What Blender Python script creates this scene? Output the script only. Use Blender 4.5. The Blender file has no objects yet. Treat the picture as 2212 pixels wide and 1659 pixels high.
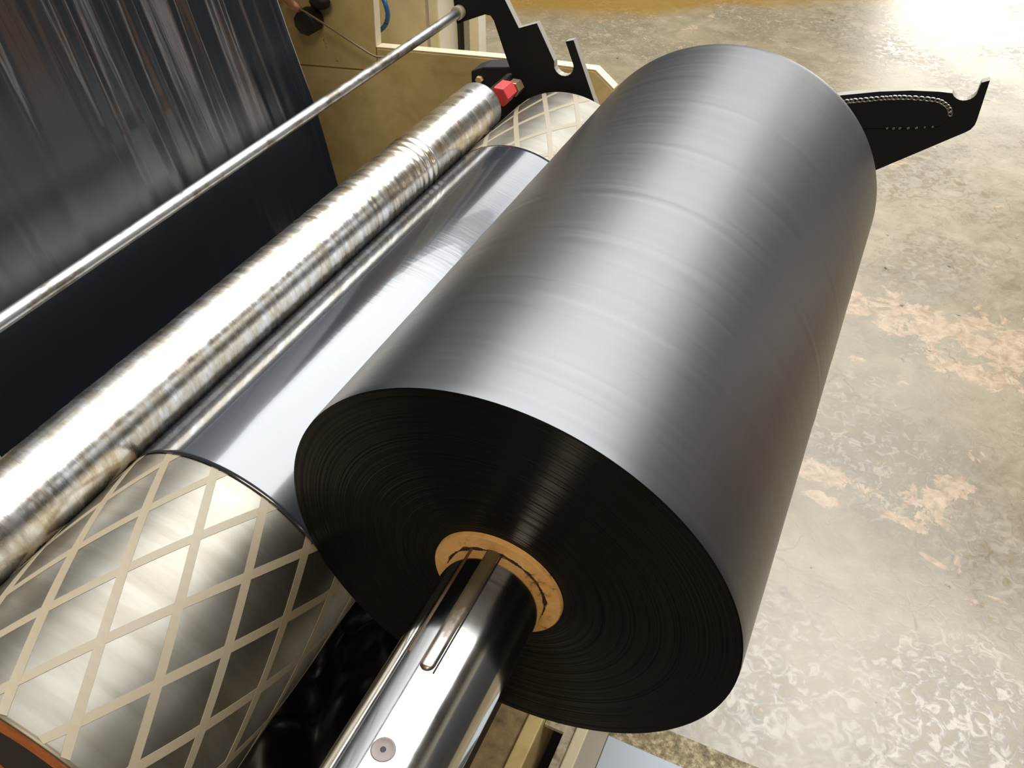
import bpy, math, random
from mathutils import Vector, Matrix
random.seed(7)
D = bpy.data
SC = bpy.context.scene
COL = SC.collection

# ------------------------------------------------------------------ camera
F_PX, VPX, VPY = 1874.47, 2271.16, -839.19
CAM = Vector((0.16420, -0.33093, 0.51760))
d = Vector((VPX - 1106.0, -(VPY - 829.5), -F_PX)).normalized()      # roller axis in camera space
u = Vector((0.0, d.z, -d.y)).normalized()
if u.y < 0: u = -u
xw = d.cross(u)
cam_data = D.cameras.new('camera')
cam_data.sensor_width = 36.0
cam_data.lens = F_PX / 2212.0 * 36.0
cam_data.clip_start = 0.01
cam = D.objects.new('camera', cam_data); COL.objects.link(cam)
rot = Matrix(((xw.x, xw.y, xw.z), (d.x, d.y, d.z), (u.x, u.y, u.z)))
cam.matrix_world = Matrix.Translation(CAM) @ rot.to_4x4()
SC.camera = cam

# ------------------------------------------------------------------ world, lights, exposure
SC.view_settings.view_transform = 'Standard'
SC.view_settings.look = 'None'
SC.view_settings.gamma = 1.0
SC.view_settings.use_curve_mapping = False
SC.view_settings.exposure = 0.0
W = D.worlds.new('world'); SC.world = W; W.use_nodes = True
W.node_tree.nodes['Background'].inputs[0].default_value = (0.9, 0.95, 1.0, 1)
W.node_tree.nodes['Background'].inputs[1].default_value = 0.3

def area(name, loc, rot, sx, sy, power, col):
    l = D.lights.new(name, 'AREA'); l.shape = 'RECTANGLE'; l.size = sx; l.size_y = sy
    l.energy = power; l.color = col
    o = D.objects.new(name, l); COL.objects.link(o); o.location = loc; o.rotation_euler = rot
    return o
FLOOR = -0.85
CEIL = 4.2
area('skylight_main', (0.1, 2.95, CEIL - .06), (0, 0, 0), 6.0, 3.9, 660, (0.95, 0.98, 1.0))
area('skylight_far', (-0.15, 7.3, CEIL - .06), (0, 0, 0), 3.7, 3.6, 210, (0.96, 0.98, 1.0))
area('skylight_rear', (1.0, -3.2, CEIL - .06), (0, 0, 0), 3.0, 1.6, 170, (1.0, 0.86, 0.66))
area('added_streak_light', (1.705, 2.36, 0.15), (0, math.radians(90), 0), 1.1, 0.03, 1.1, (1.0, 0.97, 0.92))  # added lamp without a known fixture; draws a white streak in the web
area('doorway_daylight', (1.0, 10.85, 0.5), (math.radians(90), 0, math.radians(180)), 2.6, 2.6, 150, (1.0, 0.97, 0.93))

# ------------------------------------------------------------------ helpers
def mat(name, base=(.5,.5,.5), rough=.5, metal=0.0, spec=.5, aniso=0.0, coat=0.0):
    m = D.materials.new(name); m.use_nodes = True
    b = m.node_tree.nodes['Principled BSDF']
    b.inputs['Base Color'].default_value = (*base, 1)
    b.inputs['Roughness'].default_value = rough
    b.inputs['Metallic'].default_value = metal
    b.inputs['Specular IOR Level'].default_value = spec
    b.inputs['Anisotropic'].default_value = aniso
    b.inputs['Coat Weight'].default_value = coat
    return m
class NT:
    def __init__(s, m): s.t = m.node_tree; s.b = s.t.nodes['Principled BSDF']
    def n(s, kind, **kw):
        x = s.t.nodes.new(kind)
        for k, v in kw.items():
            if k in x.inputs: x.inputs[k].default_value = v
            else: setattr(x, k, v)
        return x
    def l(s, a, b): s.t.links.new(a, b)
    def coord(s, scale=(1,1,1)):
        c = s.n('ShaderNodeTexCoord'); mp = s.n('ShaderNodeMapping')
        mp.inputs['Scale'].default_value = scale
        s.l(c.outputs['Object'], mp.inputs['Vector']); return mp.outputs['Vector']
    def noise(s, vec, scale=5, detail=4, rough=.55, dist=0):
        x = s.n('ShaderNodeTexNoise', Scale=scale, Detail=detail, Roughness=rough, Distortion=dist)
        s.l(vec, x.inputs['Vector']); return x.outputs['Fac']
    def ramp(s, fac, stops, interp='LINEAR'):
        r = s.n('ShaderNodeValToRGB'); e = r.color_ramp.elements; r.color_ramp.interpolation = interp
        while len(e) < len(stops): e.new(.5)
        for i, (p, c) in enumerate(stops):
            e[i].position = p; e[i].color = (*c, 1) if len(c) == 3 else c
        s.l(fac, r.inputs['Fac']); return r.outputs['Color']
    def math(s, op, a, b=None, clamp=False):
        x = s.n('ShaderNodeMath', operation=op); x.use_clamp = clamp
        for i, v in enumerate((a, b)):
            if v is None: continue
            if isinstance(v, (int, float)): x.inputs[i].default_value = v
            else: s.l(v, x.inputs[i])
        return x.outputs[0]
    def mix(s, fac, a, b):
        x = s.n('ShaderNodeMix', data_type='RGBA')
        for i, v in ((0, fac), (6, a), (7, b)):
            if isinstance(v, tuple): x.inputs[i].default_value = (*v, 1)
            elif isinstance(v, (int, float)): x.inputs[i].default_value = v
            else: s.l(v, x.inputs[i])
        return x.outputs[2]
    def bump(s, h, strength=.2, dist=.001):
        x = s.n('ShaderNodeBump', Strength=strength, Distance=dist); s.l(h, x.inputs['Height'])
        s.l(x.outputs['Normal'], s.b.inputs['Normal']); return x
def g(v): return (v, v, v)

def obj(name, verts, faces, m, parent=None, smooth=False):
    me = D.meshes.new(name); me.from_pydata([tuple(v) for v in verts], [], faces); me.update()
    if smooth: me.polygons.foreach_set('use_smooth', [True] * len(me.polygons))
    me.materials.append(m)
    o = D.objects.new(name, me); COL.objects.link(o)
    if parent:
        o.parent = parent
        o.matrix_parent_inverse = Matrix.Translation(-parent.location)
    return o
def sharp(o, ang=35):
    o.data.set_sharp_from_angle(angle=math.radians(ang))
def thing(name, label, cat, loc=(0,0,0), group=None):
    o = D.objects.new(name, None); COL.objects.link(o); o.location = loc; o.empty_display_size = .05
    return tag(o, label, cat, group)
def tag(o, label, cat, group=None):
    o['label'] = label; o['category'] = cat
    if group: o['group'] = group
    return o
def struct(o): o['kind'] = 'structure'; return o

def lathe(prof, cx, cz, seg=96, closed=False):
    """prof: list of (y, r); surface of revolution about the line x=cx, z=cz"""
    V, Fc = [], []
    n = len(prof)
    for (y, r) in prof:
        for k in range(seg):
            a = 2 * math.pi * k / seg
            V.append((cx + r * math.cos(a), y, cz + r * math.sin(a)))
    for i in range(n - 1 if not closed else n):
        j = (i + 1) % n
        for k in range(seg):
            k2 = (k + 1) % seg
            Fc.append((i*seg+k, j*seg+k, j*seg+k2, i*seg+k2))
    return V, Fc
def cyl(y0, y1, r, cx, cz, seg=64, bev=0.0):
    """closed cylinder along y"""
    if bev: prof = [(y0, r-bev), (y0+bev*.3, r-bev*.3), (y0+bev, r), (y0+bev*2, r), (y1-bev*2, r), (y1-bev, r), (y1-bev*.3, r-bev*.3), (y1, r-bev)]
    else: prof = [(y0, r), (y1, r)]
    V, Fc = lathe(prof, cx, cz, seg)
    Fc.append(tuple(range(seg))); Fc.append(tuple(reversed(range((len(prof)-1)*seg, len(prof)*seg))))
    return V, Fc
def prism(poly, y0, y1):
    """poly: (x,z) outline, extruded along y"""
    n = len(poly)
    V = [(x, y0, z) for x, z in poly] + [(x, y1, z) for x, z in poly]
    Fc = [tuple(range(n)), tuple(reversed(range(n, 2*n)))]
    for i in range(n):
        j = (i + 1) % n; Fc.append((i, i+n, j+n, j))
    return V, Fc
def box(x0, x1, y0, y1, z0, z1):
    return prism([(x0, z0), (x1, z0), (x1, z1), (x0, z1)], y0, y1)
def bevel(o, w=.001, seg=2):
    b = o.modifiers.new('bevel', 'BEVEL'); b.width = w; b.segments = seg; b.limit_method = 'ANGLE'; b.angle_limit = math.radians(40)
    return o
def tube(path, r, seg=12, radii=None):
    P = [Vector(p) for p in path]; V, Fc = [], []
    for i, p in enumerate(P):
        t = (P[min(i+1, len(P)-1)] - P[max(i-1, 0)]).normalized()
        a = t.cross(Vector((0,0,1)) if abs(t.z) < .9 else Vector((1,0,0))).normalized(); b = t.cross(a)
        rr = radii[i] if radii else r
        for k in range(seg):
            th = 2*math.pi*k/seg
            V.append(p + a*rr*math.cos(th) + b*rr*math.sin(th))
    for i in range(len(P)-1):
        for k in range(seg):
            k2 = (k+1) % seg; Fc.append((i*seg+k, i*seg+k2, (i+1)*seg+k2, (i+1)*seg+k))
    Fc.append(tuple(reversed(range(seg)))); Fc.append(tuple(range((len(P)-1)*seg, len(P)*seg)))
    return V, Fc
def catmull(pts, n=8):
    P = [Vector(p) for p in pts]; P = [2*P[0]-P[1]] + P + [2*P[-1]-P[-2]]; out = []
    for i in range(1, len(P)-2):
        for k in range(n):
            t = k/n
            out.append(.5*((2*P[i]) + (P[i+1]-P[i-1])*t + (2*P[i-1]-5*P[i]+4*P[i+1]-P[i+2])*t*t + (3*P[i]-P[i-1]-3*P[i+1]+P[i+2])*t**3))
    out.append(P[-2]); return out
def ellipsoid(c, rx, ry, rz, seg=10, rings=6):
    V = [(c[0], c[1], c[2]+rz)]; Fc = []
    for i in range(1, rings):
        a = math.pi*i/rings
        for k in range(seg):
            b = 2*math.pi*k/seg
            V.append((c[0]+rx*math.sin(a)*math.cos(b), c[1]+ry*math.sin(a)*math.sin(b), c[2]+rz*math.cos(a)))
    V.append((c[0], c[1], c[2]-rz)); L = len(V)-1
    for k in range(seg):
        k2 = (k+1) % seg
        Fc.append((0, 1+k, 1+k2))
        for i in range(rings-2):
            Fc.append((1+i*seg+k, 1+(i+1)*seg+k, 1+(i+1)*seg+k2, 1+i*seg+k2))
        Fc.append((L, 1+(rings-2)*seg+k2, 1+(rings-2)*seg+k))
    return V, Fc

# ------------------------------------------------------------------ dimensions (metres, roll axis = origin)
R, LEN = 0.1740, 0.6132                     # film roll
DX, DZ, DR = -0.26748, -0.11404, 0.11620    # winding drum
NX, NZ, NR = -0.3785, -0.01015, 0.0365      # nip roller
BX, BZ, BR = -0.4590, 0.0790, 0.0068        # guide bar

# ------------------------------------------------------------------ materials
# black polyethylene on the roll: fine rings around the circumference
m_roll = mat('wound_black_film', (.011, .0135, .0165), .34, 0, 1.0)
t = NT(m_roll)
v = t.coord((1.2, 150, 1.2)); n1 = t.noise(v, 1, 3, .6)
v2 = t.coord((3, 26, 3)); n2 = t.noise(v2, 1, 3, .5)
h = t.math('ADD', t.math('MULTIPLY', n1, .5), t.math('MULTIPLY', n2, .5))
t.bump(h, .15, .0010)
rr = t.ramp(n1, [(.3, g(.36)), (.7, g(.42))]); t.l(rr, t.b.inputs['Roughness'])
t.b.inputs['Coat Weight'].default_value = .6; t.b.inputs['Coat Roughness'].default_value = .36
# edges of the wound layers
m_face = mat('film_layer_edges', (.0026, .0036, .0046), .36, 0, .22, aniso=.85)
t = NT(m_face); tg = t.n('ShaderNodeTangent', direction_type='RADIAL', axis='Y'); t.l(tg.outputs[0], t.b.inputs['Tangent']); t.b.inputs['Anisotropic Rotation'].default_value = .25
# loose shiny web
m_web = mat('black_film_web', (.008, .0105, .014), .185, 0, .75, aniso=.9)
t = NT(m_web); n1 = t.noise(t.coord((3, 60, 3)), 1, 4, .6); t.bump(n1, .12, .002)
tg = t.n('ShaderNodeTangent', direction_type='UV_MAP', uv_map='UVMap'); t.l(tg.outputs[0], t.b.inputs['Tangent'])   # fine draw lines run down the sheet
m_scrap = mat('black_scrap_film', (.006, .006, .007), .42, 0, .35)
m_wrap = mat('black_film_stretched', (.022, .025, .032), .17, 0, 1.0, coat=.4)
t = NT(m_wrap); n1 = t.noise(t.coord((6, 40, 6)), 1, 4, .6); n2 = t.noise(t.coord((1, 260, 1)), 1, 2)
t.bump(t.math('ADD', n1, t.math('MULTIPLY', n2, .3)), .14, .0015)
m_card = mat('cardboard_core', (.72, .42, .15), .75, 0, .3)
t = NT(m_card); n1 = t.noise(t.coord((1,1,1)), 60, 6, .65, 1.5); n2 = t.noise(t.coord((1,1,1)), 25, 3, .5)
c = t.ramp(n1, [(.30, (.22, .11, .035)), (.40, (.68, .38, .13)), (.7, (.82, .50, .20))]); t.l(c, t.b.inputs['Base Color'])
t.bump(n1, .2, .001)
m_cardin = mat('worn_core_edge', (.035, .022, .012), .9, 0, .2)
m_steel = mat('polished_steel', (.78, .76, .72), .10, 1.0)
t = NT(m_steel); n1 = t.noise(t.coord((30, 3, 30)), 2, 4); n2 = t.noise(t.coord((1,1,1)), 18, 5, .6)
t.bump(n1, .04, .001); t.l(t.ramp(n2, [(.35, g(.07)), (.7, g(.16))]), t.b.inputs['Roughness'])
m_key = mat('dirty_key_steel', (.40, .34, .26), .28, 1.0)
t = NT(m_key); n1 = t.noise(t.coord((1, .6, 1)), 110, 6, .6)
sep = t.n('ShaderNodeSeparateXYZ'); tc = t.n('ShaderNodeTexCoord'); t.l(tc.outputs['Object'], sep.inputs[0])
ymask = t.math('MULTIPLY', t.math('ADD', sep.outputs['Y'], .078), 50)      # grease toward the core
k = t.math('ADD', ymask, t.math('MULTIPLY', t.math('SUBTRACT', n1, .5), 3), True)
t.l(t.mix(k, (.40, .34, .29), (.10, .075, .04)), t.b.inputs['Base Color'])
t.l(t.ramp(k, [(0, g(1)), (1, g(0))]), t.b.inputs['Metallic']); t.l(t.ramp(k, [(0, g(.34)), (1, g(.6))]), t.b.inputs['Roughness'])
m_grease = mat('brown_grease', (.09, .055, .025), .45)
m_screw = mat('screw_bronze', (.20, .165, .15), .5, .2)
m_dark = mat('dark_recess', (.012, .012, .013), .6)
m_drum = mat('drum_satin_steel', (.56, .53, .47), .30, 1.0)
t = NT(m_drum); n1 = t.noise(t.coord((8, 55, 8)), 1, 5, .6); n2 = t.noise(t.coord((4, 9, 4)), 1, 4, .6)
t.bump(n1, .06, .001)
t.l(t.ramp(n1, [(.3, (.20, .18, .14)), (.7, (.29, .27, .23))]), t.b.inputs['Base Color'])
t.l(t.ramp(n2, [(.3, g(.42)), (.7, g(.50))]), t.b.inputs['Roughness'])
m_strip = mat('tan_grip_strip', (.30, .25, .17), .5, 0, .5)
m_orange = mat('drum_ring_orange', (.62, .15, .02), .45)
t = NT(m_orange); n1 = t.noise(t.coord(), 40, 4); t.l(t.ramp(n1, [(.3, (.45, .10, .012)), (.65, (.80, .22, .03))]), t.b.inputs['Base Color'])
m_nip = mat('worn_chrome_sleeve', (.74, .72, .68), .2, 1.0)
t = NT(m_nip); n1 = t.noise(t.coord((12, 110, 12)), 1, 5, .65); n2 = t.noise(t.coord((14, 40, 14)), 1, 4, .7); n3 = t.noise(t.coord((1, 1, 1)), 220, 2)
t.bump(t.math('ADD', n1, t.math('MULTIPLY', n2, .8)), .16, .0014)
t.l(t.ramp(n2, [(.40, (.78, .77, .75)), (.55, (.58, .50, .38)), (.66, (.76, .75, .73))]), t.b.inputs['Base Color'])  # tan in the ramp: stains plus a warm reflection painted in
t.l(t.ramp(n1, [(.3, g(.20)), (.7, g(.34))]), t.b.inputs['Roughness'])
m_bar = mat('brushed_bar_steel', (.40, .39, .385), .42, 1.0)
t = NT(m_bar); n1 = t.noise(t.coord((60, 5, 60)), 1, 4, .6); n2 = t.noise(t.coord((1,.5,1)), 45, 5, .7)
t.l(t.ramp(n2, [(.38, (.19, .165, .13)), (.5, (.40, .39, .385))]), t.b.inputs['Base Color']); t.bump(n1, .06, .001)
m_black = mat('black_painted_plate', (.010, .012, .013), .55, 0, .35)
t = NT(m_black); n1 = t.noise(t.coord(), 60, 4); t.bump(n1, .08, .001)
m_edge = mat('bare_cut_edge', (.34, .31, .26), .5, .2)
m_cream = mat('cream_machine_paint', (.50, .38, .17), .5, 0, .4)
t = NT(m_cream); n1 = t.noise(t.coord(), 16, 6, .62, .6); n2 = t.noise(t.coord((1, 1, .35)), 34, 5, .6, 1.0)
c = t.ramp(n1, [(.25, (.52, .38, .15)), (.5, (.66, .51, .23)), (.75, (.74, .60, .31))])
k = t.ramp(n2, [(.27, g(1)), (.31, g(0))]); t.l(t.mix(k, c, (.05, .035, .015)), t.b.inputs['Base Color'])
m_creamedge = mat('cream_paint_edge', (.66, .56, .38), .5)
m_white = mat('off_white_paint', (.72, .68, .56), .5)
t = NT(m_white); n1 = t.noise(t.coord(), 14, 5); t.l(t.ramp(n1, [(.3, (.62, .57, .43)), (.6, (.75, .71, .60))]), t.b.inputs['Base Color'])
m_greyc = mat('grey_channel_paint', (.40, .39, .35), .5)
m_blue = mat('blue_air_hose', (.012, .11, .33), .35)
m_red = mat('red_plastic', (.55, .05, .05), .5)
m_brass = mat('brass', (.52, .36, .22), .35, .8)
m_copper = mat('copper_fitting', (.58, .28, .16), .4, .4)
m_blackrub = mat('black_rubber', (.010, .009, .008), .55)
m_weld = mat('bare_weld_steel', (.62, .62, .62), .3, 1.0)
m_cable = mat('brown_cable', (.20, .13, .07), .5)
m_plateblue = mat('grey_steel_plate', (.30, .33, .37), .5, .2)
m_tan = mat('tan_machine_deck', (.30, .21, .09), .6)
t = NT(m_tan); n1 = t.noise(t.coord(), 30, 6, .65); t.l(t.ramp(n1, [(.3, (.14, .09, .035)), (.6, (.36, .26, .12))]), t.b.inputs['Base Color'])
m_mottle = mat('mottled_deck_plate', (.45, .38, .26), .6)
t = NT(m_mottle); n1 = t.noise(t.coord(), 45, 5, .6, .5); t.l(t.ramp(n1, [(.32, (.10, .07, .04)), (.45, (.36, .30, .20)), (.65, (.56, .49, .36))]), t.b.inputs['Base Color'])
m_grit = mat('gritty_gutter', (.22, .17, .08), .6)
t = NT(m_grit); n1 = t.noise(t.coord(), 90, 6, .7); t.l(t.ramp(n1, [(.3, (.05, .04, .025)), (.5, (.24, .19, .10)), (.72, (.62, .52, .34))]), t.b.inputs['Base Color']); t.bump(n1, .6, .01)
m_wall = mat('hall_wall_paint', (.30, .26, .20), .7)
t = NT(m_wall); tc = t.n('ShaderNodeTexCoord'); sep = t.n('ShaderNodeSeparateXYZ'); t.l(tc.outputs['Object'], sep.inputs[0])
k = t.math('GREATER_THAN', sep.outputs['Z'], 1.9); t.l(t.mix(k, (.055, .06, .065), (.36, .33, .27)), t.b.inputs['Base Color'])
m_addwall = mat('added_wall_dark', (.05, .053, .056), .6)
m_ceil = mat('hall_ceiling', (.20, .19, .18), .8)
m_orange_streak = mat('orange_streak_post', (.90, .42, .13), .5)
m_pale_streak = mat('pale_streak_post', (.80, .78, .74), .5)

# floor: worn polished concrete
m_floor = mat('worn_concrete', (.4, .36, .28), .35, 0, .7)
t = NT(m_floor)
tc = t.n('ShaderNodeTexCoord'); vec = tc.outputs['Object']
nA = t.noise(vec, 1.6, 6, .6, .4); nB = t.noise(vec, 9, 8, .65, .6); nC = t.noise(vec, 42, 5, .6, 1.2)
base = t.ramp(nA, [(.30, (.155, .120, .066)), (.5, (.215, .172, .104)), (.7, (.275, .228, .150))])
base = t.mix(.35, base, t.ramp(nB, [(.3, (.085, .064, .034)), (.5, (.20, .162, .098)), (.7, (.35, .295, .20))]))
# crinkled flakes of old sealer
flk = t.ramp(nC, [(.40, g(0)), (.47, g(1)), (.53, g(1)), (.60, g(0))])
nearmask = t.noise(vec, 2.3, 3, .5)
flk2 = t.math('MULTIPLY', flk, t.ramp(nearmask, [(.45, g(0)), (.60, g(.5))]))
base = t.mix(flk2, base, (.095, .08, .055))
# hairline cracks
vo = t.n('ShaderNodeTexVoronoi', feature='DISTANCE_TO_EDGE', Scale=4.5)
wv = t.n('ShaderNodeMixRGB'); wv.inputs[0].default_value = .12
nD = t.n('ShaderNodeTexNoise', Scale=7, Detail=5); t.l(vec, nD.inputs['Vector']); t.l(vec, wv.inputs[1]); t.l(nD.outputs['Color'], wv.inputs[2]); t.l(wv.outputs[0], vo.inputs['Vector'])
crk = t.ramp(vo.outputs['Distance'], [(0, g(.6)), (.012, g(0))])
crk = t.math('MULTIPLY', crk, t.ramp(nB, [(.48, g(0)), (.62, g(1))]))
base = t.mix(crk, base, (.07, .055, .035))
# patches of peeled coating (world x, y, half sizes, turn)
sepf = t.n('ShaderNodeSeparateXYZ'); t.l(vec, sepf.inputs[0])
nE = t.noise(vec, 13, 7, .68, .8); nF = t.noise(vec, 34, 6, .7, .5)
mask = None
for (px, py, ax, ay, an) in [(.33, 1.735, .20, .075, 0), (.58, 1.70, .17, .13, -.3), (.50, 1.57, .10, .05, -.2), (.255, 1.075, .10, .030, -.1), (.262, 1.01, .05, .018, 0),
                             (.455, 1.085, .065, .055, .2), (.495, 1.16, .05, .035, -.4), (.40, 1.02, .06, .014, -.2), (.24, 1.50, .03, .015, 0), (-.3, 3.0, .25, .06, .1), (.2, 2.6, .1, .03, 0)]:
    dx = t.math('SUBTRACT', sepf.outputs['X'], px); dy = t.math('SUBTRACT', sepf.outputs['Y'], py)
    ca, sa = math.cos(an), math.sin(an)
    ex = t.math('DIVIDE', t.math('ADD', t.math('MULTIPLY', dx, ca), t.math('MULTIPLY', dy, sa)), ax)
    ey = t.math('DIVIDE', t.math('SUBTRACT', t.math('MULTIPLY', dy, ca), t.math('MULTIPLY', dx, sa)), ay)
    q = t.math('SUBTRACT', 1.0, t.math('ADD', t.math('MULTIPLY', ex, ex), t.math('MULTIPLY', ey, ey)))
    mask = q if mask is None else t.math('MAXIMUM', mask, q)
mask = t.math('MAXIMUM', mask, -1.0)
pm = t.math('ADD', t.math('MULTIPLY', mask, .55), t.math('MULTIPLY', t.math('SUBTRACT', nE, .5), 5.0))
pm = t.ramp(pm, [(.12, g(0)), (.20, g(1))])
base = t.mix(t.math('MULTIPLY', pm, .62), base, t.ramp(nF, [(.35, (.20, .115, .06)), (.5, (.36, .24, .145)), (.65, (.46, .34, .23))]))
# golden brown tone in the floor colour far back
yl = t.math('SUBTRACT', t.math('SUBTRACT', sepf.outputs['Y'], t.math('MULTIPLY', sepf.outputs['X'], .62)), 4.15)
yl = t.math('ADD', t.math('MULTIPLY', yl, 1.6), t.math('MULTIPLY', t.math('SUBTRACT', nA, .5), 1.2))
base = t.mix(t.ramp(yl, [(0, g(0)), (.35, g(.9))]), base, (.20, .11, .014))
# dark spots
nS = t.noise(vec, 21, 3, .5); spot = t.ramp(nS, [(.25, g(1)), (.27, g(0))]); base = t.mix(spot, base, (.05, .04, .025))
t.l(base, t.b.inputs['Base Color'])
t.l(t.mix(t.ramp(nearmask, [(.40, g(0)), (.58, g(1))]), t.ramp(nB, [(.3, g(.22)), (.7, g(.36))]), t.ramp(nC, [(.36, g(.13)), (.60, g(.46))])), t.b.inputs['Roughness'])
t.bump(t.math('ADD', nC, t.math('MULTIPLY', nB, .6)), .10, .004)
# ------------------------------------------------------------------ the hall
X0, X1, Y0, Y1 = -7.0, 6.0, -6.0, 11.0
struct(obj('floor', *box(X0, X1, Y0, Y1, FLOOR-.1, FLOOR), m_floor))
struct(obj('ceiling', *box(X0, X1, Y0, Y1, CEIL, CEIL+.1), m_ceil))
struct(obj('wall_left', *box(X0-.1, X0, Y0, Y1, FLOOR, CEIL), m_wall))
struct(obj('wall_right', *box(X1, X1+.1, Y0, Y1, FLOOR, CEIL), m_wall))
struct(obj('wall_far', *box(X0, X1, Y1, Y1+.1, FLOOR, CEIL), m_wall))
struct(obj('wall_rear', *box(X0, X1, Y0-.1, Y0, FLOOR, CEIL), m_wall))
struct(obj('wall_added_dark', *box(1.75, 1.85, .5, 8.5, FLOOR, .75), m_addwall))  # added unseen wall; darkens the reflections in web and roll
for i, (yy, mm, w) in enumerate([(2.54, m_orange_streak, .15), (1.76, m_orange_streak, .22), (2.36, m_pale_streak, .06), (2.02, m_pale_streak, .02), (2.66, m_pale_streak, .03)]):
    struct(obj('trim_%d' % (i+1), *box(1.72, 1.75, yy-w/2, yy+w/2, FLOOR, .74), mm))  # added unseen posts, mirrored as streaks in the hanging film

# ------------------------------------------------------------------ film roll
roll = thing('film_roll', 'large roll of glossy black plastic film wound on a cardboard core', 'film roll', (0, 0, 0))
prof = []; dr = 0.0; NY = 150
for i in range(NY + 1):
    y = LEN * i / NY
    dr = dr * .75 + random.uniform(-.00003, .00003)
    prof.append((y, R + dr))
for yy, hh in ((.262, .0003), (.268, -.0002), (.355, .0002), (.19, -.0002), (.115, .00012), (.45, .00012)):
    for i, (y, r) in enumerate(prof):
        if abs(y - yy) < .005: prof[i] = (y, r + hh * (1 - abs(y-yy)/.005))
prof[0] = (0.0006, R - .0004); prof[-1] = (LEN - .0006, R - .0004)
w = obj('wound_film', *lathe(prof, 0, 0, 160), m_roll, roll, True)
for nm, y0, sg in (('layered_end', 0.0, -1), ('layered_end', LEN, 1)):
    prof = []; r = .0500; off = 0
    while r < R - .0012:
        off = off * .8 + random.uniform(-.00012, .00012)
        prof.append((y0 + sg * (off + (.0002 if random.random() < .1 else 0)), r))
        r += random.choice((.0005, .0006, .0009))
    prof.append((y0 + .0005 * -sg, R - .0004))
    V, Fc = lathe(prof, 0, 0, 128)
    if sg < 0: Fc = [tuple(reversed(f)) for f in Fc]
    obj(nm, V, Fc, m_face, roll, False)
# cardboard core tube, frayed inside
seg = 128; V, Fc = [], []
ringdef = [(LEN+.002, .0379), (LEN+.002, .0500), (-.0030, .0500), (-.0040, .0492), (-.0042, .0388), (-.0030, .0379)]
for i, (y, r) in enumerate(ringdef):
    for k in range(seg):
        a = 2*math.pi*k/seg; rr = r
        if i >= 4: rr += .0007*math.sin(a*9+1)+.0005*math.sin(a*23)+random.uniform(-.0004, .0004)
        V.append((rr*math.cos(a), y, rr*math.sin(a)))
for i in range(len(ringdef)):
    j = (i+1) % len(ringdef)
    for k in range(seg):
        k2 = (k+1) % seg; Fc.append((i*seg+k, i*seg+k2, j*seg+k2, j*seg+k))
core = obj('cardboard_core', V, Fc, m_card, roll, True); sharp(core, 40); core['label'] = 'orange cardboard core tube'
V, Fc = [], []
for i, (y, rb) in enumerate(((-.0046, .0374), (-.0046, .0384))):
    for k in range(256):
        a = 2*math.pi*k/256
        rr = rb + (random.uniform(-.0003, .0005) + .0005*math.sin(a*7)+.0003*math.sin(a*17) if i else 0)
        V.append((rr*math.cos(a), y + (.0004 if i else 0), rr*math.sin(a)))
for k in range(256):
    k2 = (k+1) % 256; Fc.append((k, k2, 256+k2, 256+k))
fr = obj('frayed_edge', V, Fc, m_cardin, roll)

# ------------------------------------------------------------------ winding shaft
SR = .0375
shaft = thing('winding_shaft', 'polished steel winding shaft sticking out of the film roll', 'shaft', (0, 0, 0))
obj('shaft_body', *cyl(-.42, .79, SR, 0, 0, 128, .002), m_steel, shaft, True); sharp(shaft.children[0], 40)
def leaf(name, y0, y1, tc_, half, hgt, m):
    """raised rounded bar lying on the shaft along y, with a round nose at y0"""
    V, Fc = [], []; n = 11; ny = 40
    for i in range(ny+1):
        s = (i/ny)**3; y = y0 + (y1-y0)*s
        dn = y - y0; wd = half*math.sqrt(max(0, 1-(1-dn/half)**2)) if dn < half else half
        wd = max(wd, .0002)
        for k in range(n):
            q = -1 + 2*k/(n-1)
            a = tc_ + (q*wd)/SR
            prof_h = hgt*min(1.0, (wd/half)*1.2)*(1-abs(q)**4) if abs(q) < 1 else 0
            rr = SR - .0004 + prof_h
            V.append((rr*math.cos(a), y, rr*math.sin(a)))
    for i in range(ny):
        for k in range(n-1):
            Fc.append((i*n+k, (i+1)*n+k, (i+1)*n+k+1, i*n+k+1))
    return V, Fc
kk = obj('expanding_leaf', *leaf('l', -.1015, .02, math.radians(92), .0054, .0026, m_key), m_key, shaft, True); kk['label'] = 'round nosed expanding leaf stained brown near the core'
obj('leaf_slot_edge', *leaf('l', -.1010, .02, math.radians(82.8), .0007, .0014, m_dark), m_dark, shaft, True)
obj('expanding_leaf', *leaf('l', -.092, .02, math.radians(119), .0014, .0012, m_grease), m_grease, shaft, True)
# countersunk screw
sa = math.radians(87.3); sy = -.154
def on_shaft(prof):
    ax = Vector((math.cos(sa), 0, math.sin(sa))); t1 = Vector((0, 1, 0)); t2 = ax.cross(t1); c0 = Vector((0, sy, 0))
    V, Fc = [], []; n = 40
    for (r, h_) in prof:
        for k in range(n):
            a = 2*math.pi*k/n; V.append(c0 + t1*r*math.cos(a) + t2*r*math.sin(a) + ax*(h_ + SR - (t2*r*math.sin(a)).length**2/(2*SR)))
    for i in range(len(prof)-1):
        for k in range(n):
            k2 = (k+1) % n; Fc.append((i*n+k, i*n+k2, (i+1)*n+k2, (i+1)*n+k))
    Fc.append(tuple(range((len(prof)-1)*n, len(prof)*n)))
    return V, Fc
scw = obj('screw', *on_shaft([(.0074, -.0002), (.0072, .0003), (.0064, .00035), (.0060, .0002), (.0032, .0001), (.0019, .0001)]), m_screw, shaft, True)
obj('socket', *on_shaft([(.0019, -.0002), (.0017, .0002), (.001, .0002)]), m_dark, scw)

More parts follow.
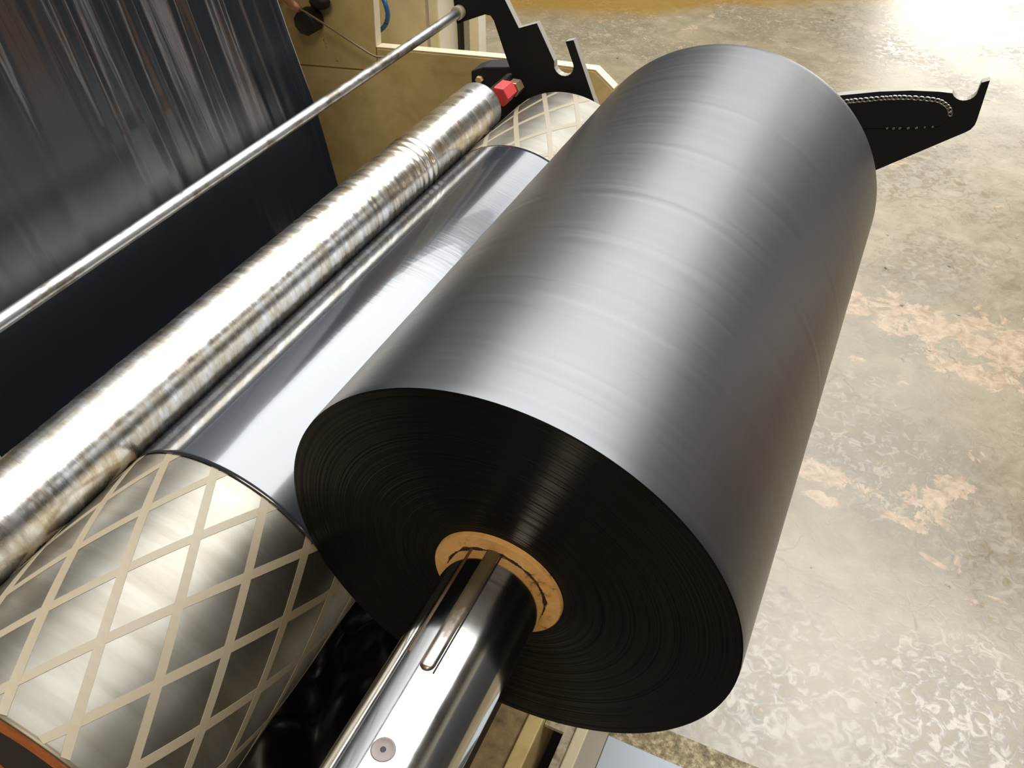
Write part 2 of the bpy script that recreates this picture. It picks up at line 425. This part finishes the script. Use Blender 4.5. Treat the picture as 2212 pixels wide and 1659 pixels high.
# ------------------------------------------------------------------ winding drum
drum = thing('winding_drum', 'wide steel winding drum with tan diamond grip pattern under the black film', 'drum', (DX, 0, DZ))
DY0, DY1 = -.2235, .800
obj('drum_shell', *lathe([(DY0+.012, DR-.007), (DY0, DR-.006), (DY0, DR-.0008), (DY0+.0012, DR), (DY0+.003, DR), (DY1-.005, DR), (DY1-.002, DR), (DY1, DR-.002), (DY1, .03)], DX, DZ, 192), m_drum, drum, True); sharp(drum.children[0], 30)
e = obj('drum_end_ring', *lathe([(DY0+.0012, DR-.005), (DY0+.0012, .072), (DY0+.004, .071)], DX, DZ, 128), m_orange, drum, True); e['label'] = 'orange ring on the drum end'; sharp(e, 30)  # orange band along the rim, given by this ring's colour
obj('drum_end_cover', *lathe([(DY0+.0038, .0715), (DY0+.0038, .02), (DY0+.0038, .0005)], DX, DZ, 96), m_dark, drum)
obj('drum_journal', *cyl(DY1-.01, .86, .022, DX, DZ, 48), m_steel, drum, True); sharp(drum.children[-1], 40)
NS = 15; pitch = math.radians(12.0)/.0489; half = .0034
def helix(sign, th0):
    V, Fc = [], []; n = 110; y0, y1 = DY0+.0012, DY1-.003
    sl = pitch*DR*sign; ln = math.hypot(1, sl); ny_, na_ = -sl/ln, 1/ln       # unit normal of the strip in (y, arc)
    for i in range(n+1):
        y = y0 + (y1-y0)*i/n; th = th0 + sign*pitch*(y + .203)
        for (q, h_) in ((-1, -.0002), (-.97, .0003), (.97, .0003), (1, -.0002)):
            yy = min(max(y + ny_*q*half, y0), y1); tt = th + na_*q*half/DR
            rr = DR + h_ + (.0001 if sign > 0 else 0)
            V.append((DX + rr*math.cos(tt), yy, DZ + rr*math.sin(tt)))
    for i in range(n):
        for k in range(3): Fc.append((i*4+k, (i+1)*4+k, (i+1)*4+k+1, i*4+k+1))
    return V, Fc
for k in range(NS):
    for sg in (1, -1):
        obj('grip_strip', *helix(sg, math.radians(57.2 + k*360/NS)), m_strip, drum, False)

# ------------------------------------------------------------------ film web: down the left side, round the idler, over the drum to the roll
web = thing('film_web', 'shiny black film sheet hanging at upper left and running over the drum', 'plastic film', (-.5, 0, -.3))
prof = [(-.80, .98), (-.70, .53), (-.655, .335), (-.612, .138), (-.592, .055), (-.575, -.014), (-.560, -.11), (-.545, -.21), (-.530, -.30)]
pp = catmull([(a, 0, b) for a, b in prof], 12)
NYW = 420
# low ridges running down the sheet
ridges = [(random.uniform(0, LEN), random.uniform(.004, .014), random.uniform(-.0009, .0009), random.uniform(-.02, .06)) for _ in range(50)]
ridges += [(.345, .007, .0022, .02), (.385, .006, .0016, .02), (.20, .010, .0014, .05), (.30, .008, .0012, .04), (.46, .006, .0010, .02), (.52, .006, .0010, .01)]
V, Fc = [], []
for i, p in enumerate(pp):
    q = pp[min(i+1, len(pp)-1)] - pp[max(i-1, 0)]; q.normalize(); nrm = Vector((-q.z, 0, q.x))
    if nrm.x < 0: nrm = -nrm
    up = min(1.0, max(0.12, (p.z + .16)/.42))
    for j in range(NYW+1):
        y = .001 + (LEN-.002)*j/NYW
        hh = 0
        for (c0, wd, am, dft) in ridges:
            z = (y - c0 - dft*(p.z-.1))/wd
            if abs(z) < 3: hh += am*math.exp(-z*z)
        hh *= min(1, y/.01, (LEN-y)/.01)
        V.append(p + nrm*hh*up + Vector((0, y, 0)))
n = NYW+1
for i in range(len(pp)-1):
    for j in range(NYW): Fc.append((i*n+j, (i+1)*n+j, (i+1)*n+j+1, i*n+j+1))
o = obj('hanging_sheet', V, Fc, m_web, web, True)
uvl = o.data.uv_layers.new(name='UVMap'); li = [0]*len(o.data.loops); o.data.loops.foreach_get('vertex_index', li)
uvl.data.foreach_set('uv', [c_ for vi in li for c_ in ((vi // n)/len(pp), (vi % n)/NYW)]); s_ = o.modifiers.new('solid', 'SOLIDIFY'); s_.thickness = .0004
# stretch from the idler to the drum and round it
IX, IZ, IR = -.49, -.31, .040
path = []
for k in range(13):
    a = math.radians(170 + k*13); path.append((IX + (IR+.0006)*math.cos(a), IZ + (IR+.0006)*math.sin(a)))
fr_ = DR + .0009
for k in range(60):
    a = math.radians(196 - k*(196-24)/59); path.append((DX + fr_*math.cos(a), DZ + fr_*math.sin(a)))
V, Fc = [], []; NW = 130
for (x, z) in path:
    for j in range(NW+1): V.append((x, .0015 + (LEN-.003)*j/NW, z))
n = NW+1
for i in range(len(path)-1):
    for j in range(NW): Fc.append((i*n+j, i*n+j+1, (i+1)*n+j+1, (i+1)*n+j))
o = obj('drum_wrap', V, Fc, m_wrap, web, True); s_ = o.modifiers.new('solid', 'SOLIDIFY'); s_.thickness = .0003
idl = tag(obj('idler_roller', *cyl(-.2, .80, IR, IX, IZ, 64, .002), m_steel, None, True), 'steel idler roller low behind the drum', 'roller'); sharp(idl, 40)

# ------------------------------------------------------------------ nip roller
nip = thing('nip_roller', 'slim worn silver nip roller resting against the drum', 'roller', (NX, 0, NZ))
prof = []; NYR = 420; y0, y1 = -.215, .700; wob = 0
for i in range(NYR+1):
    y = y0 + (y1-y0)*i/NYR
    wob = wob*.8 + random.uniform(-.00016, .00016)
    r = NR + (wob if y < .50 else wob*.3)
    if .495 < y < .545: r += .0006*math.sin((y-.495)*2*math.pi/.0125)
    prof.append((y, r - (.0006 if y > .545 else 0)))
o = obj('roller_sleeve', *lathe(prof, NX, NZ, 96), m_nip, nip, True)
V, Fc = cyl(.699, .728, NR-.0012, NX, NZ, 80, .002)
o = obj('end_ring', V, Fc, m_blackrub if False else m_bar, nip, True); sharp(o, 40)
V, Fc = cyl(-.222, -.214, NR-.001, NX, NZ, 80, .001); o = obj('end_ring', V, Fc, m_bar, nip, True); sharp(o, 40)
V, Fc = cyl(.72, .832, .010, NX, NZ, 24); o = obj('journal', V, Fc, m_blackrub, nip, True); sharp(o, 40)
V, Fc = cyl(.737, .768, .0150, -.3525, .0045, 6, .002); o = obj('red_cap', V, Fc, m_red, nip); o['label'] = 'red hexagonal plastic cap'
V, Fc = cyl(.782, .800, .0115, -.352, -.002, 6, .0015); o = obj('brass_nut', V, Fc, m_brass, nip); o['label'] = 'brass nut'

# ------------------------------------------------------------------ guide bar
bar = thing('guide_bar', 'thin grey steel guide bar crossing in front of the hanging film', 'bar', (BX, 0, BZ))
o = obj('rod', *cyl(-.32, .822, BR, BX, BZ, 40), m_bar, bar, True); sharp(o, 40)
o = obj('end_collar', *lathe([(.819, .0064), (.819, .0098), (.8295, .0098)], BX, BZ, 40), m_white, bar, True); sharp(o, 40)

# ------------------------------------------------------------------ hooked black side plate at the far end
PY = .830
cup = [(-.307 + .0, .026)]
poly = [(-.470, .100), (-.470, .135), (-.404, .135), (-.386, .105), (-.364, .069), (-.336, .080), (-.3075, .030)]
for k in range(9):
    a = math.radians(180 + 22 + k*(180-22)/8); poly.append((-.2925 + .0155*math.cos(a), .0265 + .0155*math.sin(a)))
poly += [(-.2775, .030), (-.291, .061), (-.279, .065), (-.245, -.012), (-.20, -.10), (-.18, -.34), (-.40, -.34), (-.395, -.09), (-.364, -.027), (-.387, .030), (-.404, .074), (-.409, .080), (-.418, .0805), (-.452, .066), (-.465, .060)]
sp = thing('hooked_side_plate', 'black steel side plate with an open hook cup at the far end', 'bracket', (-.33, PY, -.34))
o = obj('plate', *prism(poly, PY, PY+.0005), m_black, sp)
o = obj('plate_edge', *prism(poly, PY+.0005, PY+.012), m_edge, sp); o['label'] = 'bare pale cut edge of the plate'

# ------------------------------------------------------------------ black arm with a weld seam on the right
AY = .843
arm = thing('roll_arm', 'black steel arm with hooked tip and weld seam behind the roll', 'bracket', (.05, AY, -.2))
poly = [(-.19, -.03), (-.05, .0), (.05, .032), (.094, .047), (.137, .0595), (.174, .0675), (.205, .0715), (.216, .072)]
for k in range(9):
    a = math.radians(212 + k*16.5); poly.append((.2325 + .0148*math.cos(a), .0802 + .0148*math.sin(a)))
poly += [(.2470, .086), (.2475, .0905), (.2555, .0945), (.2575, .045), (.2572, .038), (.2545, .0315), (.250, .027), (.161, -.045), (.05, -.13), (-.10, -.22), (-.19, -.22)]
obj('arm_plate', *prism(poly, AY, AY+.0005), m_black, arm)
o = obj('arm_edge', *prism(poly, AY+.0005, AY+.0125), m_edge, arm); o['label'] = 'bare pale cut edge of the arm'
up = catmull([(.070, 0, .030), (.101, 0, .041), (.123, 0, .0475), (.144, 0, .0535), (.170, 0, .0590), (.203, 0, .0620), (.215, 0, .0592), (.2225, 0, .0540), (.2260, 0, .0470)], 10)
lo = catmull([(.120, 0, .007), (.146, 0, .013), (.171, 0, .0180), (.195, 0, .0235), (.2175, 0, .0300)], 10)
pad = [(p.x, p.z - .0015) for p in up[2:-2]] + [(.224, .038)] + [(p.x, p.z) for p in reversed(lo)]
o = obj('stiffener_pad', *prism(pad, AY-.003, AY+.0004), m_black, arm); bevel(o, .001, 2)
def along(path, step):
    out = []; acc = 0; prev = path[0]
    for p in path[1:]:
        seg_ = (p-prev).length; acc += seg_
        if acc >= step: out.append((p, (p-prev).normalized())); acc = 0
        prev = p
    return out
bead = None
def put_bead(p, dirv, s):
    global bead
    if bead is None:
        V, Fc = [], []; n, m_ = 12, 6                      # a small ripple ring
        for i in range(n):
            a = 2*math.pi*i/n
            for k in range(m_):
                b = 2*math.pi*k/m_
                V.append(((.0024 + .0009*math.cos(b))*math.cos(a)*1.25, .0010*math.sin(b), (.0021 + .0009*math.cos(b))*math.sin(a)))
        for i in range(n):
            for k in range(m_):
                i2, k2 = (i+1) % n, (k+1) % m_; Fc.append((i*m_+k, i2*m_+k, i2*m_+k2, i*m_+k2))
        bead = obj('weld_bead', V, Fc, m_weld, None, True); o = bead
    else:
        o = bead.copy(); COL.objects.link(o)
    o.parent = arm; o.location = Vector((p.x, AY-.0034, p.z)) - arm.location
    o.rotation_euler = (0, -math.atan2(dirv.z, dirv.x), 0); o.scale = (s, s, s)
for p, dv in along(up, .0046): put_bead(p, dv, random.uniform(1.0, 1.2))
for p, dv in along(lo, .0075)[4:]: put_bead(p, dv, random.uniform(.35, .5))

# ------------------------------------------------------------------ cream side frame of the machine
FY = .880
frm = thing('machine_side_frame', 'worn cream painted steel side frame behind the rollers', 'machine frame', (-.6, FY, FLOOR))
lower = [(-1.30, -.110), (-.811, -.0775), (-.690, -.066), (-.646, -.0615), (-.645, -.0215), (-.407, -.002), (-.262, .0045), (-.232, -.018), (-.21, -.20), (-.21, FLOOR), (-1.30, FLOOR)]
o = obj('lower_panel', *prism(lower, FY, FY+.018), m_cream, frm); bevel(o, .0015)
upper = [(-1.30, -.107), (-.811, -.0745), (-.690, -.063), (-.6475, -.0585), (-.643, .06), (-.630, .60), (-1.30, .60)]
o = obj('upper_panel', *prism(upper, FY-.001, FY+.016), m_cream, frm); bevel(o, .0012)
o = obj('top_ledge', *prism([(-.645, -.0210), (-.407, -.0015), (-.262, .0050), (-.232, -.0175), (-.230, -.0165), (-.261, .0070), (-.407, .0005), (-.645, -.0190)], FY+.001, FY+.019), m_creamedge, frm)  # lit top edge put into a paler cream strip
o = obj('panel_edge', *prism([(-.6470, -.0195), (-.6425, .06), (-.6295, .60), (-.6275, .60), (-.6405, .06), (-.6450, -.0195)], FY-.0005, FY+.016), m_creamedge, frm)  # lit side edge of the upper panel, also coloured in paler
# black block paints the shade of the recess between plate and frame
blk = thing('dark_recess_block', 'black block standing in for the dark recess behind the red cap', 'bearing', (-.41, .85, -.09))
o = obj('recess_fill', *prism([(-.452, -.035), (-.452, -.014), (-.430, -.004), (-.385, .004), (-.36, -.02), (-.36, -.11), (-.435, -.11)], .845, .879), m_dark, blk); bevel(o, .002)
o = obj('bolt', *cyl(.838, .846, .006, -.436, -.024, 6, .001), m_cream, blk)

# pale cabinet panel, channel post and hose further back
cab = thing('machine_cabinet', 'off-white machine cabinet panel with blue hose in front', 'cabinet', (-.7, 1.06, FLOOR))
o = obj('cabinet_body', *box(-.95, -.6265, 1.06, 1.13, FLOOR, .70), m_white, cab); bevel(o, .003)
o = obj('cabinet_seam', *box(-.650, -.646, 1.056, 1.061, FLOOR, .70), m_greyc, cab)
pst = thing('channel_post', 'grey and cream channel post beside the white cabinet', 'post', (-.63, 1.16, FLOOR))
obj('web_plate', *box(-.624, -.604, 1.150, 1.158, FLOOR, .7), m_greyc, pst)
obj('flange', *box(-.604, -.585, 1.135, 1.165, FLOOR, .7), m_white, pst)
obj('flange', *box(-.630, -.624, 1.135, 1.165, FLOOR, .7), m_dark, pst)
hp = catmull([(-.730, 1.02, .10), (-.712, 1.01, .03), (-.6965, 1.0, .005), (-.6945, 1.0, -.014), (-.704, 1.0, -.033), (-.728, 1.0, -.052), (-.78, 1.0, -.10)], 8)
tag(obj('air_hose', *tube(hp, .0042, 12), m_blue, None, True), 'thin bright blue air hose curving beside the cream panel', 'hose')
# knob, copper fitting and cable on the side frame
kn = thing('hose_fitting', 'black rubber knob with copper fitting on the cream frame', 'fitting', (-.76, .86, .01))
V, Fc = cyl(.845, .879, .021, -.760, .012, 9, .006); obj('knob', V, Fc, m_blackrub, kn, True); sharp(kn.children[0], 40)
V, Fc = ellipsoid((-.735, .865, .045), .020, .012, .013, 10, 6); obj('rubber_boot', V, Fc, m_blackrub, kn, True)
o = obj('copper_stub', *tube([(-.792, .852, .052), (-.775, .850, .038), (-.762, .846, .034)], .0075, 12, [.009, .0085, .005]), m_copper, kn, True)
cp = catmull([(-.764, .845, .035), (-.752, .843, .034), (-.72, .842, .022), (-.687, .842, .008), (-.65, .842, -.008), (-.626, .850, -.0215), (-.618, .885, -.030)], 6)
tag(obj('thin_cable', *tube(cp, .0017, 8), m_cable, None, True), 'thin brown cable running down from the copper fitting', 'cable')
gr = thing('web_guide_roller', 'cream guide roller end peeking out behind the film edge', 'roller', (-.82, .7, .03))
o = obj('roller_body', *cyl(-.15, .835, .030, -.826, .035, 40, .004), m_white, gr, True); sharp(o, 40)
o = obj('axle', *cyl(.83, .882, .010, -.826, .035, 20), m_steel, gr, True); sharp(o, 40)

# ------------------------------------------------------------------ machine base below the roll
base_ = thing('machine_underframe', 'tan and cream machine base frame under the film roll', 'machine base', (-.1, .2, FLOOR))
o = obj('deck_panel', *box(-.145, -.058, -.35, .80, -.612, -.60), m_tan, base_)
o = obj('beam', *box(-.058, -.037, -.35, .80, FLOOR, -.590), m_cream, base_); bevel(o, .002)
o = obj('mottled_plate', *box(-.036, .006, .205, .80, -.612, -.605), m_mottle, base_)
o = obj('dark_slot', *box(-.036, -.008, -.35, .40, -.74, -.70), m_dark, base_)
o = obj('slot_rail', *box(-.008, .006, -.35, .205, -.660, -.605), m_mottle, base_)
o = obj('beam', *box(.006, .022, -.35, .80, FLOOR, -.598), m_creamedge, base_); bevel(o, .002)
o = obj('reflection_blocker', *box(-.112, -.100, -.40, .78, -.605, -.30), m_blackrub, base_)  # added black panel; blocks the floor's reflection in the drum
o = obj('leg', *box(-.145, -.10, .60, .64, FLOOR, -.612), m_cream, base_)
o = obj('leg', *box(-.145, -.10, -.30, -.26, FLOOR, -.612), m_cream, base_)
fp = tag(obj('floor_plate', *box(.023, .60, -.6, .345, FLOOR-.0005, FLOOR+.006), m_plateblue), 'blue-grey steel plate lying on the floor under the roll', 'steel plate'); bevel(fp, .001)
mt = tag(obj('added_dark_mat', *box(.06, 1.3, -1.3, .24, FLOOR+.0055, FLOOR+.018), m_blackrub), 'added black mat out of view that darkens the drum reflection', 'mat'); bevel(mt, .004)  # added out of view so the drum's right side reflects dark
gt = struct(obj('trim_7', *box(-.4, 1.4, .346, .396, FLOOR-.0005, FLOOR+.003), m_grit))
# scrap film heaped in the dark under the drum
V, Fc = [], []; nx, ny = 40, 40
for i in range(nx+1):
    for j in range(ny+1):
        x = -.56 + .41*i/nx; y = -.35 + .95*j/ny
        z = -.62 + .05*math.sin(x*31+y*9)*math.sin(y*17-x*5) + .03*math.sin(x*70+1)*math.sin(y*43) + random.uniform(-.006, .006) - .12*abs(x+.355)
        V.append((x, y, z))
for i in range(nx):
    for j in range(ny):
        a = i*(ny+1)+j; Fc.append((a, a+ny+1, a+ny+2, a+1))
o = tag(obj('scrap_film', V, Fc, m_scrap, None, True), 'crumpled black scrap film heaped in the dark under the drum', 'scrap film'); s_ = o.modifiers.new('solid', 'SOLIDIFY'); s_.thickness = .0006
o = tag(obj('catch_tray', *box(-.58, -.147, -.36, .62, FLOOR, FLOOR+.08), m_blackrub), 'black catch tray on the floor beneath the scrap film', 'tray')
